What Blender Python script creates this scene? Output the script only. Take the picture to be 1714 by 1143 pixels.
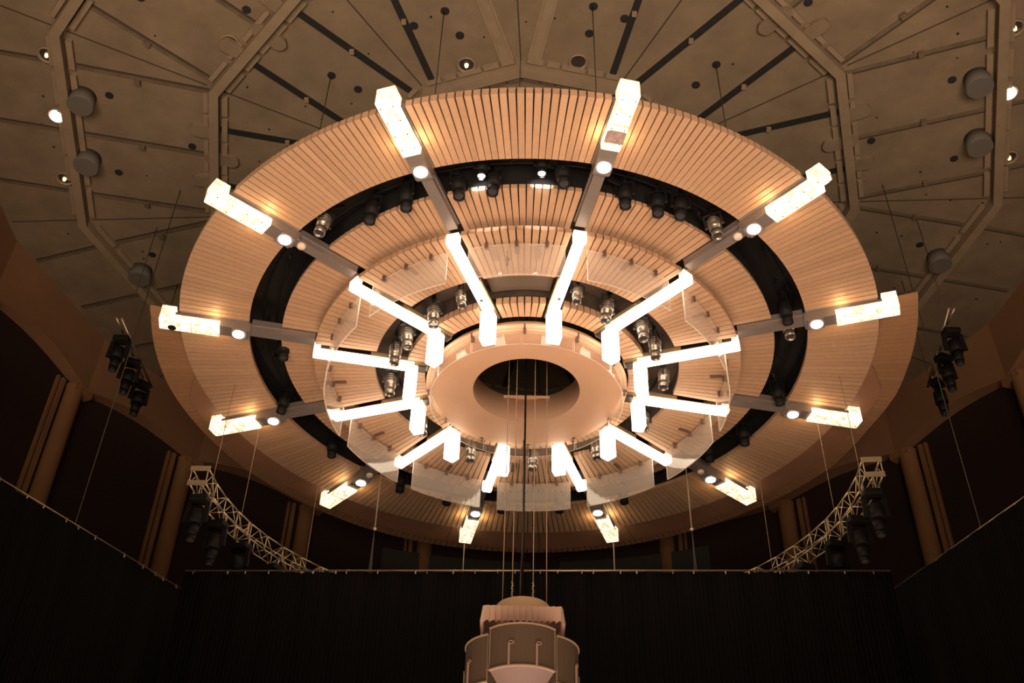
import bpy, math, random
from mathutils import Vector, Matrix
rnd = random.Random(7)
D = bpy.data
scn = bpy.context.scene
col = scn.collection
for o in list(D.objects): D.objects.remove(o)

# ---------------------------------------------------------------- camera, world, light, exposure
S = 0.6            # metres per layout unit
EYE = 1.6          # eye height of the camera above the hall floor
PH = math.radians(-3.31682)      # turn of the canopy about its own axis
F, PITCH, YAW, ROLL, CX, CY = 1780.94, math.radians(38.86099), math.radians(-0.77507), math.radians(1.60252), -0.14301, -29.97689

def W3(x, y, h): return Vector((x*S, y*S, h*S + EYE))

cam_d = D.cameras.new('camera'); cam = D.objects.new('camera', cam_d); col.objects.link(cam)
fw = Vector((math.sin(YAW)*math.cos(PITCH), math.cos(YAW)*math.cos(PITCH), math.sin(PITCH)))
r0 = Vector((math.cos(YAW), -math.sin(YAW), 0)); u0 = r0.cross(fw)
rr = r0*math.cos(ROLL) + u0*math.sin(ROLL); uu = -r0*math.sin(ROLL) + u0*math.cos(ROLL)
M = Matrix((rr, uu, -fw)).transposed().to_4x4(); M.translation = W3(CX, CY, 0)
cam.matrix_world = M
cam_d.sensor_width = 36; cam_d.lens = F/1714*36; cam_d.clip_end = 500
scn.camera = cam

wd = D.worlds.new('world'); scn.world = wd; wd.use_nodes = True
wd.node_tree.nodes['Background'].inputs[0].default_value = (1.0, 0.78, 0.58, 1)
wd.node_tree.nodes['Background'].inputs[1].default_value = 0.01
scn.view_settings.view_transform = 'Standard'; scn.view_settings.look = 'None'
scn.view_settings.gamma = 1; scn.view_settings.use_curve_mapping = False
scn.view_settings.exposure = 0.0

def area(name, loc, target, sx, sy, power, colr, spread=180):
    l = D.lights.new(name, 'AREA'); l.shape = 'RECTANGLE'; l.size = sx; l.size_y = sy; l.energy = power; l.color = colr
    l.spread = math.radians(spread)
    o = D.objects.new(name, l); col.objects.link(o); o.location = loc
    o.rotation_euler = (Vector(target) - Vector(loc)).to_track_quat('-Z', 'Y').to_euler(); return o
# added fill areas imitating light bounced up from stage and stalls
area('stage_fill', W3(0, -34, -1.0), W3(0, -9, 27), 22, 12, 2300, (1.0, 0.735, 0.54), 62)
area('stalls_fill', W3(0, -8, 0.5), W3(0, -2, 26), 10, 10, 500, (1.0, 0.66, 0.44), 100)

# ---------------------------------------------------------------- helpers
def pol(R, a, h, t=0.0):
    q = math.radians(a) + PH
    return (R*math.sin(q) + t*math.cos(q), -R*math.cos(q) + t*math.sin(q), h)

class MB:
    """collects faces in layout units; build() links them as one mesh object"""
    def __init__(s): s.v = []; s.f = []; s.m = []; s.tone = []; s.sm = []
    def face(s, pts, mi=0, tone=0.5, smooth=False):
        n = len(s.v); s.v += [tuple(p) for p in pts]; s.f.append(tuple(range(n, n+len(pts)))); s.m.append(mi); s.tone.append(tone); s.sm.append(smooth)
    def hexa(s, c, mi=0, tone=0.5, mis=None):
        """8 corners: bottom 0-3, top 4-7"""
        n = len(s.v); s.v += [tuple(p) for p in c]
        for k, q in enumerate(((3,2,1,0),(4,5,6,7),(0,1,5,4),(1,2,6,5),(2,3,7,6),(3,0,4,7))):
            s.f.append(tuple(n+i for i in q)); s.m.append(mis[k] if mis else mi); s.tone.append(tone); s.sm.append(False)
    def box(s, x0, x1, y0, y1, z0, z1, mi=0, tone=0.5):
        s.hexa([(x0,y0,z0),(x1,y0,z0),(x1,y1,z0),(x0,y1,z0),(x0,y0,z1),(x1,y0,z1),(x1,y1,z1),(x0,y1,z1)], mi, tone)
    def pbox(s, a, R0, R1, t0, t1, h0, h1, mi=0, tone=0.5, h0b=None):
        hb = h0 if h0b is None else h0b
        s.hexa([pol(R0,a,h0,t0),pol(R1,a,hb,t0),pol(R1,a,hb,t1),pol(R0,a,h0,t1),pol(R0,a,h1,t0),pol(R1,a,h1,t0),pol(R1,a,h1,t1),pol(R0,a,h1,t1)], mi, tone)
    def bar(s, p, q, w, d=None, mi=0, up=(0,0,1), tone=0.5):
        p = Vector(p); q = Vector(q); d = d or w; z = (q-p).normalized(); u = Vector(up)
        if abs(z.dot(u)) > .98: u = Vector((1,0,0))
        x = z.cross(u).normalized(); y = x.cross(z)
        c = []
        for e in (p, q):
            c += [e - x*w/2 - y*d/2, e + x*w/2 - y*d/2, e + x*w/2 + y*d/2, e - x*w/2 + y*d/2]
        s.hexa(c, mi, tone)
    def tube(s, p, q, r, r2=None, n=12, mi=0, caps=True, capm=None, tone=0.5):
        p = Vector(p); q = Vector(q); r2 = r if r2 is None else r2; z = (q-p).normalized()
        u = Vector((0,0,1)) if abs(z.z) < .95 else Vector((1,0,0))
        x = z.cross(u).normalized(); y = z.cross(x); n0 = len(s.v)
        for e, ra in ((p, r), (q, r2)):
            for k in range(n):
                t = 2*math.pi*k/n; s.v.append(tuple(e + x*ra*math.cos(t) + y*ra*math.sin(t)))
        for k in range(n):
            s.f.append((n0+k, n0+(k+1) % n, n0+n+(k+1) % n, n0+n+k)); s.m.append(mi); s.tone.append(tone); s.sm.append(True)
        if caps:
            for base, rev in ((n0, True), (n0+n, False)):
                f = list(range(base, base+n)); f = f[::-1] if rev else f
                s.f.append(tuple(f)); s.m.append(mi if capm is None else capm); s.tone.append(tone); s.sm.append(False)
    def path(s, pts, r, n=8, mi=0):
        for a, b in zip(pts, pts[1:]): s.tube(a, b, r, n=n, mi=mi)
    def lathe(s, prof, c=(0,0,0), n=32, mi=0, a0=0, a1=360, polar=False, tone=0.5):
        """prof = [(r,h)]; about the vertical through c, or about the canopy axis with azimuths in degrees"""
        full = abs(a1-a0) >= 360; m = n if full else n+1; n0 = len(s.v)
        for k in range(m):
            a = a0 + (a1-a0)*k/n
            for r, h in prof:
                if polar: s.v.append(pol(r, a, h))
                else:
                    t = math.radians(a); s.v.append((c[0]+r*math.cos(t), c[1]+r*math.sin(t), c[2]+h))
        L = len(prof)
        for k in range(n):
            k2 = (k+1) % m
            for i in range(L-1):
                s.f.append((n0+k*L+i, n0+k2*L+i, n0+k2*L+i+1, n0+k*L+i+1)); s.m.append(mi); s.tone.append(tone); s.sm.append(True)
    def ringseg(s, R0, R1, h0, h1, a0, a1, n=12, mi=0, h0b=None, h1b=None, tone=0.5):
        """solid arc of the canopy circle"""
        hb = h0 if h0b is None else h0b; tb = h1 if h1b is None else h1b
        for k in range(n):
            p = a0+(a1-a0)*k/n; q = a0+(a1-a0)*(k+1)/n
            c = [pol(R0,p,h0),pol(R1,p,hb),pol(R1,q,hb),pol(R0,q,h0),pol(R0,p,h1),pol(R1,p,tb),pol(R1,q,tb),pol(R0,q,h1)]
            n0 = len(s.v); s.v += c
            fs = [(3,2,1,0),(4,5,6,7),(1,2,6,5),(3,0,4,7)]
            if k == 0: fs.append((0,1,5,4))
            if k == n-1: fs.append((2,3,7,6))
            for f in fs: s.f.append(tuple(n0+i for i in f)); s.m.append(mi); s.tone.append(tone); s.sm.append(False)
    def build(s, name, mats, parent=None, origin=None, local=False, bevel=0):
        if not isinstance(mats, (list, tuple)): mats = [mats]
        if local: vs = [Vector(v)*S for v in s.v]; o0 = Vector((0,0,0))
        else:
            vs = [W3(*v) for v in s.v]
            if parent is not None: o0 = Vector(parent['_o'])
            elif origin is not None: o0 = W3(*origin)
            else:
                xs = [v.x for v in vs]; ys = [v.y for v in vs]; zs = [v.z for v in vs]
                o0 = Vector(((min(xs)+max(xs))/2, (min(ys)+max(ys))/2, min(zs)))
        me = D.meshes.new(name)
        me.from_pydata([tuple(v-o0) for v in vs], [], s.f)
        for m in mats: me.materials.append(m)
        me.polygons.foreach_set('material_index', s.m); me.polygons.foreach_set('use_smooth', s.sm)
        at = me.attributes.new('tone', 'FLOAT', 'FACE'); at.data.foreach_set('value', s.tone)
        me.update()
        o = D.objects.new(name, me); col.objects.link(o)
        if parent is not None: o.parent = parent; o['_o'] = parent['_o']
        else: o.location = o0; o['_o'] = tuple(o0)
        if bevel:
            b = o.modifiers.new('bevel', 'BEVEL'); b.width = bevel*S; b.segments = 2; b.limit_method = 'ANGLE'
        return o

def tag(o, label=None, cat=None, group=None, kind=None):
    if label: o['label'] = label
    if cat: o['category'] = cat
    if group: o['group'] = group
    if kind: o['kind'] = kind
    return o
def thing(name, at, label, cat, group=None, rot=None):
    o = D.objects.new(name, None); col.objects.link(o); o.empty_display_size = .1
    o.location = W3(*at); o['_o'] = tuple(o.location)
    if rot is not None: o.rotation_euler = rot
    return tag(o, label, cat, group)
def copy_tree(o, parent=None):
    c = o.copy(); col.objects.link(c); c.parent = parent
    for ch in [x for x in D.objects if x.parent == o]: copy_tree(ch, c)
    return c
def struct(o, label=None): return tag(o, label, kind='structure')

# ---------------------------------------------------------------- materials (all procedural)
def mat(name, c, rough=.6, metal=0.0, spec=.4, noise=0.0, nscale=4.0, tone=0.0, bump=0.0, stretch=None):
    m = D.materials.new(name); m.use_nodes = True; nt = m.node_tree; b = nt.nodes['Principled BSDF']
    b.inputs['Roughness'].default_value = rough; b.inputs['Metallic'].default_value = metal; b.inputs['Specular IOR Level'].default_value = spec
    b.inputs['Base Color'].default_value = (*c, 1)
    tc = nt.nodes.new('ShaderNodeTexCoord'); mp = nt.nodes.new('ShaderNodeMapping'); nt.links.new(tc.outputs['Object'], mp.inputs[0])
    if stretch: mp.inputs['Scale'].default_value = stretch
    val = None
    if noise or bump:
        n = nt.nodes.new('ShaderNodeTexNoise'); n.inputs['Scale'].default_value = nscale; n.inputs['Detail'].default_value = 8; n.inputs['Roughness'].default_value = .65
        nt.links.new(mp.outputs[0], n.inputs['Vector'])
        if bump:
            bp = nt.nodes.new('ShaderNodeBump'); bp.inputs['Strength'].default_value = bump; bp.inputs['Distance'].default_value = .02
            nt.links.new(n.outputs['Fac'], bp.inputs['Height']); nt.links.new(bp.outputs[0], b.inputs['Normal'])
        if noise:
            mr = nt.nodes.new('ShaderNodeMapRange'); mr.inputs['From Min'].default_value = .3; mr.inputs['From Max'].default_value = .7
            mr.inputs['To Min'].default_value = 1-noise; mr.inputs['To Max'].default_value = 1+noise*.6
            nt.links.new(n.outputs['Fac'], mr.inputs['Value']); val = mr.outputs[0]
    if tone:
        at = nt.nodes.new('ShaderNodeAttribute'); at.attribute_name = 'tone'
        mr = nt.nodes.new('ShaderNodeMapRange'); mr.inputs['To Min'].default_value = 1-tone; mr.inputs['To Max'].default_value = 1+tone
        nt.links.new(at.outputs['Fac'], mr.inputs['Value'])
        if val is None: val = mr.outputs[0]
        else:
            mu = nt.nodes.new('ShaderNodeMath'); mu.operation = 'MULTIPLY'; nt.links.new(val, mu.inputs[0]); nt.links.new(mr.outputs[0], mu.inputs[1]); val = mu.outputs[0]
    if val is not None:
        vm = nt.nodes.new('ShaderNodeVectorMath'); vm.operation = 'SCALE'; vm.inputs[0].default_value = c
        nt.links.new(val, vm.inputs['Scale']); nt.links.new(vm.outputs[0], b.inputs['Base Color'])
    return m

WOOD = mat('slat_wood', (.475, .295, .18), .55, noise=.08, nscale=9, tone=.10)
WOOD_DARK = mat('crescent_wood', (.38, .205, .105), .55, noise=.08, nscale=9, tone=.10)
WOOD_BACK = mat('wood_backing', (.035, .022, .016), .8)
PLAIN = mat('plain_wood_panel', (.33, .165, .095), .6, noise=.08, nscale=2, tone=.1)
DISC = mat('peach_plaster', (.58, .36, .235), .6, noise=.04, nscale=2)
CONC = mat('ceiling_concrete', (.175, .130, .083), .9, spec=.2, noise=.22, nscale=1.1, tone=.12, bump=.25)
CONC2 = mat('rib_concrete', (.215, .160, .102), .85, spec=.2, noise=.15, nscale=2.0)
SLOT = mat('slot_black', (.012, .011, .010), .7)
SEAM = mat('seam_dark', (.045, .034, .023), .9)
PLANK_SHADE = mat('plank_edge_shade', (.125, .092, .058), .9, spec=.1, noise=.3, nscale=3)  # darkened concrete: shade of the recessed edge lines put into the colour
FASCIA = mat('fascia_plaster', (.28, .145, .075), .85, spec=.2, noise=.10, nscale=.8)
COLUMN = mat('column_plaster', (.27, .135, .06), .8, spec=.2, noise=.08, nscale=1)
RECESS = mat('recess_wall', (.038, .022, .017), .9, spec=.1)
GREYPANEL = mat('grey_wall_panel', (.05, .045, .036), .8)
FLOOR = mat('floor_wood', (.12, .07, .04), .5, noise=.2)
STEEL = mat('taupe_steel', (.26, .22, .20), .38, metal=.35, noise=.06, nscale=6)
DARKST = mat('dark_steel', (.06, .05, .045), .4, metal=.5)
BLACK = mat('black_metal', (.010, .009, .0085), .6, spec=.15, noise=.2, nscale=8)
DECK = mat('black_deck', (.010, .009, .0085), .75, noise=.4, nscale=3)
DECKB = mat('brown_deck', (.075, .055, .042), .7, noise=.35, nscale=3)
SILVER_LIT = mat('silver_and_lamplit_metal', (.30, .26, .22), .28, metal=.75)  # silver metal; on inner black spotlights the lamp light is put into this grey
TRUSS = mat('aluminium_truss', (.62, .50, .33), .35, metal=.7)
ROPE = mat('pale_rope', (.42, .31, .20), .6)
WIRE = mat('dark_wire', (.07, .055, .045), .5, metal=.3)
CHAIN = mat('chain_steel', (.55, .45, .33), .3, metal=.8)
CLOTH = mat('black_drape', (.0035, .0028, .0025), .95, spec=.1, noise=.25, nscale=2, stretch=(3, 3, .3))
RAIL = mat('rail_steel', (.42, .34, .26), .3, metal=.8)
SPK = mat('speaker_grille', (.165, .115, .078), .8, noise=.12, nscale=60)
SPKW = mat('speaker_white', (.82, .58, .46), .6)
SPKT = mat('speaker_trim', (.50, .37, .28), .6)
SPKP = mat('speaker_pale_underside', (.26, .19, .19), .6)
DRUMM = mat('drum_grey', (.10, .088, .072), .8)
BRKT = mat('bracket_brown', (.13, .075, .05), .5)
WHT = mat('ceramic_white', (.75, .62, .48), .5)
LENS = mat('lens_glass', (.05, .05, .055), .06, metal=.0, spec=1.0)

def emis(name, c, st):
    m = D.materials.new(name); m.use_nodes = True; nt = m.node_tree; b = nt.nodes['Principled BSDF']
    b.inputs['Base Color'].default_value = (.8, .7, .55, 1); b.inputs['Emission Color'].default_value = (*c, 1); b.inputs['Emission Strength'].default_value = st
    return m
def alabaster(name, c, st, lo, vein=6.0):
    """back-lit veined stone"""
    m = emis(name, c, st); nt = m.node_tree; b = nt.nodes['Principled BSDF']
    tc = nt.nodes.new('ShaderNodeTexCoord'); n = nt.nodes.new('ShaderNodeTexNoise'); n.inputs['Scale'].default_value = vein; n.inputs['Detail'].default_value = 6; n.inputs['Distortion'].default_value = 1.2
    nt.links.new(tc.outputs['Object'], n.inputs['Vector'])
    r = nt.nodes.new('ShaderNodeValToRGB'); e = r.color_ramp.elements
    e[0].position = .33; e[0].color = (lo, lo*.62, lo*.28, 1); e[1].position = .55; e[1].color = (1, .84, .56, 1)
    nt.links.new(n.outputs['Fac'], r.inputs['Fac']); nt.links.new(r.outputs['Color'], b.inputs['Emission Color'])
    return m
LAMP_OUT = alabaster('alabaster_lamp', (1, .8, .5), 1.7, .34)
LAMP_IN = emis('bright_lamp', (1.0, .83, .64), 6.0)
LAMP_PALE = emis('pale_lamp_glass', (1.0, .84, .62), 2.2)
STAIN = mat('stone_stain', (.45, .33, .30), .6, noise=.5, nscale=8)
CREASE = mat('lamp_joint', (.75, .52, .28), .6)
DL = emis('downlight_lens', (1.0, .93, .86), 14.0)
DL2 = emis('spot_lens_lit', (1.0, .95, .9), 20.0)
GLOW = emis('dim_bulb', (1.0, .72, .38), 1.6)
CAND = emis('ceiling_spot_lens', (1.0, .92, .84), 6.0)

def acrylic(name, tr, tint):
    m = D.materials.new(name); m.use_nodes = True; nt = m.node_tree
    for n in list(nt.nodes): nt.nodes.remove(n)
    out = nt.nodes.new('ShaderNodeOutputMaterial'); t = nt.nodes.new('ShaderNodeBsdfTransparent'); t.inputs[0].default_value = (.97, .95, .93, 1)
    d = nt.nodes.new('ShaderNodeBsdfDiffuse'); d.inputs[0].default_value = (*tint, 1)
    tl = nt.nodes.new('ShaderNodeBsdfTranslucent'); tl.inputs[0].default_value = (*tint, 1)
    g = nt.nodes.new('ShaderNodeBsdfGlossy'); g.inputs['Roughness'].default_value = .06; g.inputs[0].default_value = (.9, .9, .9, 1)
    m1 = nt.nodes.new('ShaderNodeMixShader'); m2 = nt.nodes.new('ShaderNodeMixShader'); m3 = nt.nodes.new('ShaderNodeMixShader')
    tc = nt.nodes.new('ShaderNodeTexCoord'); n = nt.nodes.new('ShaderNodeTexNoise'); n.inputs['Scale'].default_value = 1.2; n.inputs['Detail'].default_value = 3
    nt.links.new(tc.outputs['Object'], n.inputs['Vector'])
    mr = nt.nodes.new('ShaderNodeMapRange'); mr.inputs['From Min'].default_value = .3; mr.inputs['From Max'].default_value = .7
    mr.inputs['To Min'].default_value = tr*.85; mr.inputs['To Max'].default_value = tr*1.15
    nt.links.new(n.outputs['Fac'], mr.inputs['Value'])
    m1.inputs[0].default_value = .5; nt.links.new(d.outputs[0], m1.inputs[1]); nt.links.new(tl.outputs[0], m1.inputs[2])
    nt.links.new(mr.outputs[0], m2.inputs[0]); nt.links.new(t.outputs[0], m2.inputs[1]); nt.links.new(m1.outputs[0], m2.inputs[2])
    lw = nt.nodes.new('ShaderNodeLayerWeight'); lw.inputs['Blend'].default_value = .5
    pw = nt.nodes.new('ShaderNodeMath'); pw.operation = 'POWER'; pw.inputs[1].default_value = 4.0; nt.links.new(lw.outputs['Facing'], pw.inputs[0])
    fr = nt.nodes.new('ShaderNodeMath'); fr.operation = 'MULTIPLY_ADD'; fr.inputs[1].default_value = .75; fr.inputs[2].default_value = .04; nt.links.new(pw.outputs[0], fr.inputs[0])
    nt.links.new(fr.outputs[0], m3.inputs[0]); nt.links.new(m2.outputs[0], m3.inputs[1]); nt.links.new(g.outputs[0], m3.inputs[2])
    nt.links.new(m3.outputs[0], out.inputs[0]); return m
ACR = acrylic('clear_acrylic', .26, (.85, .72, .62))
ACR2 = acrylic('thin_acrylic', .05, (.8, .66, .56))
ACR_EDGE_LIT = acrylic('acrylic_edge_lit', .75, (.95, .84, .72))  # whiter than the sheet: edge-lit glow put into the colour

CLOCK = {15: 'top right of centre', 45: 'upper right', 75: 'right just above the middle', 105: 'right just below the middle', 135: 'lower right', 165: 'bottom right of centre',
         195: 'bottom left of centre', 225: 'lower left', 255: 'left just below the middle', 285: 'left just above the middle', 315: 'upper left', 345: 'top left of centre'}
def clock(a):
    m = int(round((a % 360)/30*60/5)*5) % 720; h = m//60
    return '%d:%02d' % (12 if h == 0 else h, m % 60)
SECT = {0: 'top centre', 30: 'one o\'clock', 60: 'two o\'clock', 90: 'three o\'clock', 120: 'four o\'clock', 150: 'five o\'clock', 180: 'bottom centre', 210: 'seven o\'clock', 240: 'eight o\'clock', 270: 'nine o\'clock', 300: 'ten o\'clock', 330: 'eleven o\'clock'}

# ---------------------------------------------------------------- hall shell
HC = 31.0
mb = MB(); mb.box(-27, 27, -54, 27, -1.2-EYE/S+1.2, -EYE/S); struct(mb.build('floor', FLOOR))
mb = MB(); mb.box(-26, 26, -54, 26, HC, HC+.8); ceiling = struct(mb.build('ceiling', CONC))

# fascia bays on a circle of radius 21.7, junctions every 18 degrees, dark recesses and columns below
RW = 21.7
def wall(side, a_list, extra=None):
    mb = MB()
    for a0, a1 in zip(a_list, a_list[1:]):
        n = 10
        for k in range(n):
            p = a0+(a1-a0)*k/n; q = a0+(a1-a0)*(k+1)/n
            def hb(x):
                u = (x-a0)/(a1-a0); return 28.0+.55*math.sin(math.pi*min(1, max(0, u)))
            bul = lambda x: RW - .25*math.sin(math.pi*(x-a0)/(a1-a0))
            mb.hexa([pol(bul(p),p,hb(p)),pol(RW+.5,p,hb(p)),pol(RW+.5,q,hb(q)),pol(bul(q),q,hb(q)),pol(bul(p),p,HC),pol(RW+.5,p,HC),pol(RW+.5,q,HC),pol(bul(q),q,HC)], 0)
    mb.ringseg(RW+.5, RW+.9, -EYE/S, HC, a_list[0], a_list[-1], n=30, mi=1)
    if extra: extra(mb)
    return struct(mb.build('wall_'+side, [FASCIA, RECESS]))
def straight(sgn):
    def f(mb):
        p = pol(RW, sgn*75, 0); q = (sgn*24.5, -53)
        d = sgn*.6
        mb.hexa([(p[0],p[1],28),(p[0]+d,p[1],28),(q[0]+d,q[1],28),(q[0],q[1],28),(p[0],p[1],HC),(p[0]+d,p[1],HC),(q[0]+d,q[1],HC),(q[0],q[1],HC)], 0)
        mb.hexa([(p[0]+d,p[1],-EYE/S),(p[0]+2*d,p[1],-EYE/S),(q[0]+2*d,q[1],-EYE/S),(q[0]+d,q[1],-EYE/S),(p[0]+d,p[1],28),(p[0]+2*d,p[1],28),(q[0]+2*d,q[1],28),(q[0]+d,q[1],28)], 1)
    return f
wall('left', [-75, -93, -111, -129, -147], straight(-1))
wall('right', [75, 93, 111, 129, 147], straight(1))
mb = MB()
for a0, a1 in ((147, 163), (163, 197), (197, 213)):
    mb.ringseg(RW, RW+.5, 28.0, HC, a0, a1, n=8)
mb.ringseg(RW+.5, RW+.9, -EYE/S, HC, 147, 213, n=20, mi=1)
struct(mb.build('wall_back', [FASCIA, RECESS]))
mb = MB(); mb.box(-26, 26, -54.5, -54, -EYE/S, HC); struct(mb.build('wall_front', RECESS))
for s in (-1, 1):
    for k, a in enumerate((92, 110, 128, 146, 163)):
        mb = MB()
        c = pol(RW+.42, s*a, 0)
        mb.lathe([(.42, -EYE/S), (.42, 27.7), (.46, 28.0)], c, n=24)
        mb.pbox(s*(a+.6), RW+.0, RW+.6, -.5, .5, 27.75, 28.05)
        mb.pbox(s*a-s*2.0, RW+.3, RW+.55, -.10, .10, -EYE/S, 28.0)
        mb.pbox(s*a-s*2.7, RW+.35, RW+.55, -.06, .06, -EYE/S, 28.0)
        tag(mb.build('wall_column', COLUMN), kind='structure')
for s in (-1, 1):      # grey panels on the rear wall
    mb = MB(); mb.ringseg(RW+.1, RW+.45, 2, 26.6, s*157, s*178, n=8, h1b=26.6)
    struct(mb.build('wall_panel', GREYPANEL))

# ceiling ribs: three 12-sided rings
def rib(R, name):
    mb = MB()
    for k in range(12):
        a0, a1 = 30*k, 30*k+30
        for r0, r1, h in ((-.17, .17, .42), (.25, .46, .16), (-.42, -.25, .12)):
            f = 1
            for u0, u1 in (((0, 1),) if h > .3 else ((.04, .20), (.235, .36), (.385, .62), (.645, .80), (.83, .96))):
                P0 = Vector(pol(R, a0, 0)); P1 = Vector(pol(R, a1, 0))
                m = (P0+P1)/2; n = Vector((m.x, m.y, 0)).normalized()
                def pt(u, d, z):
                    q = P0+(P1-P0)*u
                    dirv = n
                    if u in (0, 1): q2 = q + q.normalized()*(d/math.cos(math.radians(15)))
                    else: q2 = q + n*d
                    return (q2.x, q2.y, z)
                mb.hexa([pt(u0,-r1,HC-h),pt(u0,-r0,HC-h),pt(u1,-r0,HC-h),pt(u1,-r1,HC-h),pt(u0,-r1,HC),pt(u0,-r0,HC),pt(u1,-r0,HC),pt(u1,-r1,HC)])
    o = mb.build(name, CONC2, parent=ceiling); return o
for R in (6.95, 12.8, 18.3): rib(R, 'ceiling_rib')
# radial folds at every vertex and plank edges parallel to each sector's middle line
def off(mid, along, offs, z=HC):   # point in sector frame
    return pol(along, mid, z, offs)
for k in range(12):
    a = 30*k
    for R0, R1 in ((7.2, 12.5), (13.1, 18.0), (18.5, 21.4)):
        mb = MB(); mb.pbox(a, R0, R1, -.025, .025, HC-.012, HC+.01); mb.build('ceiling_joint', SEAM, parent=ceiling)
    mid = a+15
    mb = MB()
    def strip(y0, y1, o0, o1, w, h, mi=0):
        p = Vector(off(mid, y0, o0)); q = Vector(off(mid, y1, o1)); p.z = q.z = HC-h/2
        mb.bar(p, q, w, h, mi)
    for o_ in (-3.1, 0, 3.1):
        mb = MB(); y0 = 12.8*math.cos(math.radians(15)) + .2; y1 = 18.3*math.cos(math.radians(15)) - .2
        strip(y0, y1, o_, o_*1.03, .14, .035); strip(y0, y1, o_+.11, o_*1.03+.11, .10, .012, 1)
        mb.pbox(mid, 15.0, 15.2, o_-.18, o_+.02, HC-.16, HC); mb.build('plank_edge', [PLANK_SHADE, SEAM], parent=ceiling)
    for o_ in (-3.2, 0, 3.2):
        mb = MB(); strip(18.0, 21.2, o_, o_, .12, .035); strip(18.0, 21.2, o_+.10, o_+.10, .09, .012, 1); mb.build('plank_edge', [PLANK_SHADE, SEAM], parent=ceiling)
    a_mid = mid % 360
    for sg in (-1, 1):
        mb = MB(); black = not ((a_mid == 15 and sg == -1) or (a_mid == 345 and sg == 1))
        p = Vector(off(mid, 6.95, sg*1.42)); q = Vector(off(mid, 12.2, sg*1.42)); p.z = q.z = HC-.03
        if black:
            mb.bar(p, q, .23, .06, 0)
            m_ = p.lerp(q, .52); mb.bar(m_+Vector((0,0,-.02)), m_+Vector((0,0,-.14)), .16, .16, 2)
        else:
            mb.bar(p, q, .30, .10, 1); mb.bar(p+Vector((0,0,0)), q, .5, .03, 1)
        mb.build('ceiling_slot', [SLOT, CONC2, CONC2], parent=ceiling)
    # round ports
    for R, da in ((9.6, .2), (9.45, {15: 7.2, 345: -7.2}.get(mid % 360, 40)), (8.55, 1.2), (13.25, 1.4), (16.3, 7.5), (16.2, -6.0), ):
        if da > 30: continue
        mb = MB(); c = pol(R, mid+da, HC); r = .15 if R != 13.2 else .16
        mb.tube((c[0], c[1], HC-.03), (c[0], c[1], HC+.2), r, n=20); mb.build('ceiling_port', SLOT, parent=ceiling)
    # pill shaped bosses beside the middle rib
    for R0, R1, da in ((11.75, 12.5, 0), (12.7, 13.1, 5.7), (12.7, 13.1, -5.7)):
        w = .27; mb = MB(); out = []
        for j in range(13): t = math.pi*j/12; out.append((R1+w*math.sin(t), w*math.cos(t)))
        for j in range(13): t = math.pi+math.pi*j/12; out.append((R0+w*math.sin(t), w*math.cos(t)))
        lo = [pol(R, mid+da, HC-.19, t_) for R, t_ in out]; hi = [pol(R, mid+da, HC, t_) for R, t_ in out]
        mb.face(lo); m_ = len(lo)
        for j in range(m_): mb.face([lo[j], hi[j], hi[(j+1) % m_], lo[(j+1) % m_]])
        mb.build('ceiling_boss', CONC, parent=ceiling)
mb = MB()
for j in range(110):
    R = rnd.uniform(8, 21); c = pol(R, rnd.uniform(-110, 110), HC); mb.tube((c[0], c[1], HC-.02), (c[0], c[1], HC+.1), rnd.uniform(.03, .05), n=10)
tag(mb.build('ceiling_pinhole', SLOT, parent=ceiling), kind='stuff')

def ceil_spot(R, a, lit, where):
    t = thing('ceiling_downlight', pol(R, a, HC-.3), None, 'downlight', 'recessed downlights in the concrete ceiling')
    c = Vector(pol(R, a, HC))
    d = {2: 'glaring white', 1: 'dim amber', 0: 'unlit'}[lit]
    tag(t, '%s round ceiling downlight, %s' % (d, where))
    mb = MB(); mb.lathe([(.31, 0), (.34, -.04), (.34, -.10), (.29, -.10), (.26, 0), (.22, .04)], c, n=28); mb.build('trim_ring', CONC2, parent=t)
    mb = MB()
    if lit == 2: mb.tube(c+Vector((0,0,-.16)), c+Vector((0,0,-.02)), .24, n=24); mb.build('lens', CAND, parent=t)
    else:
        mb.tube(c+Vector((0,0,-.03)), c+Vector((0,0,.02)), .24, n=24); l = mb.build('reflector', DARKST, parent=t)
        if lit == 1: mb = MB(); mb.tube(c+Vector((0,0,-.14)), c+Vector((0,0,-.03)), .06, .08, n=12); mb.build('bulb', GLOW, parent=t)
    return t
ceil_spot(18.15, -72.6, 2, 'at the left edge between the two grey drums')
ceil_spot(18.0, 73.2, 2, 'at the right edge beside the upper grey drum')
ceil_spot(18.5, -64.1, 1, 'at the far upper left')
ceil_spot(18.4, -82.8, 1, 'below the lit one at the far left')
ceil_spot(18.4, 64.6, 1, 'at the far upper right')
ceil_spot(18.3, 83.3, 1, 'below the lit one at the far right')
ceil_spot(7.35, -15.1, 1, 'just above the canopy, left of its centre')
ceil_spot(7.35, 15.8, 0, 'just above the canopy, right of its centre')
ceil_spot(13.05, -50.3, 1, 'beside the slanting rib at the upper left')

for R, a, w in ((17.18, -68.7, 'uppermost of the pair at the far left'), (17.2, -78.8, 'lower of the pair at the far left'), (16.98, 69.8, 'uppermost of the pair at the far right'),
                (17.0, 79.4, 'lower of the pair at the far right'), (17.19, -100.2, 'half in the dark left of the canopy'), (17.2, 100.8, 'half in the dark right of the canopy')):
    c = Vector(pol(R, a, HC)); mb = MB()
    mb.tube(c+Vector((0,0,-.60)), c, .45, n=40)
    tag(mb.build('ceiling_drum', DRUMM), 'grey drum under a ceiling rib, ' + w, 'ceiling drum', 'grey drums along the outer ceiling rib')

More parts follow.
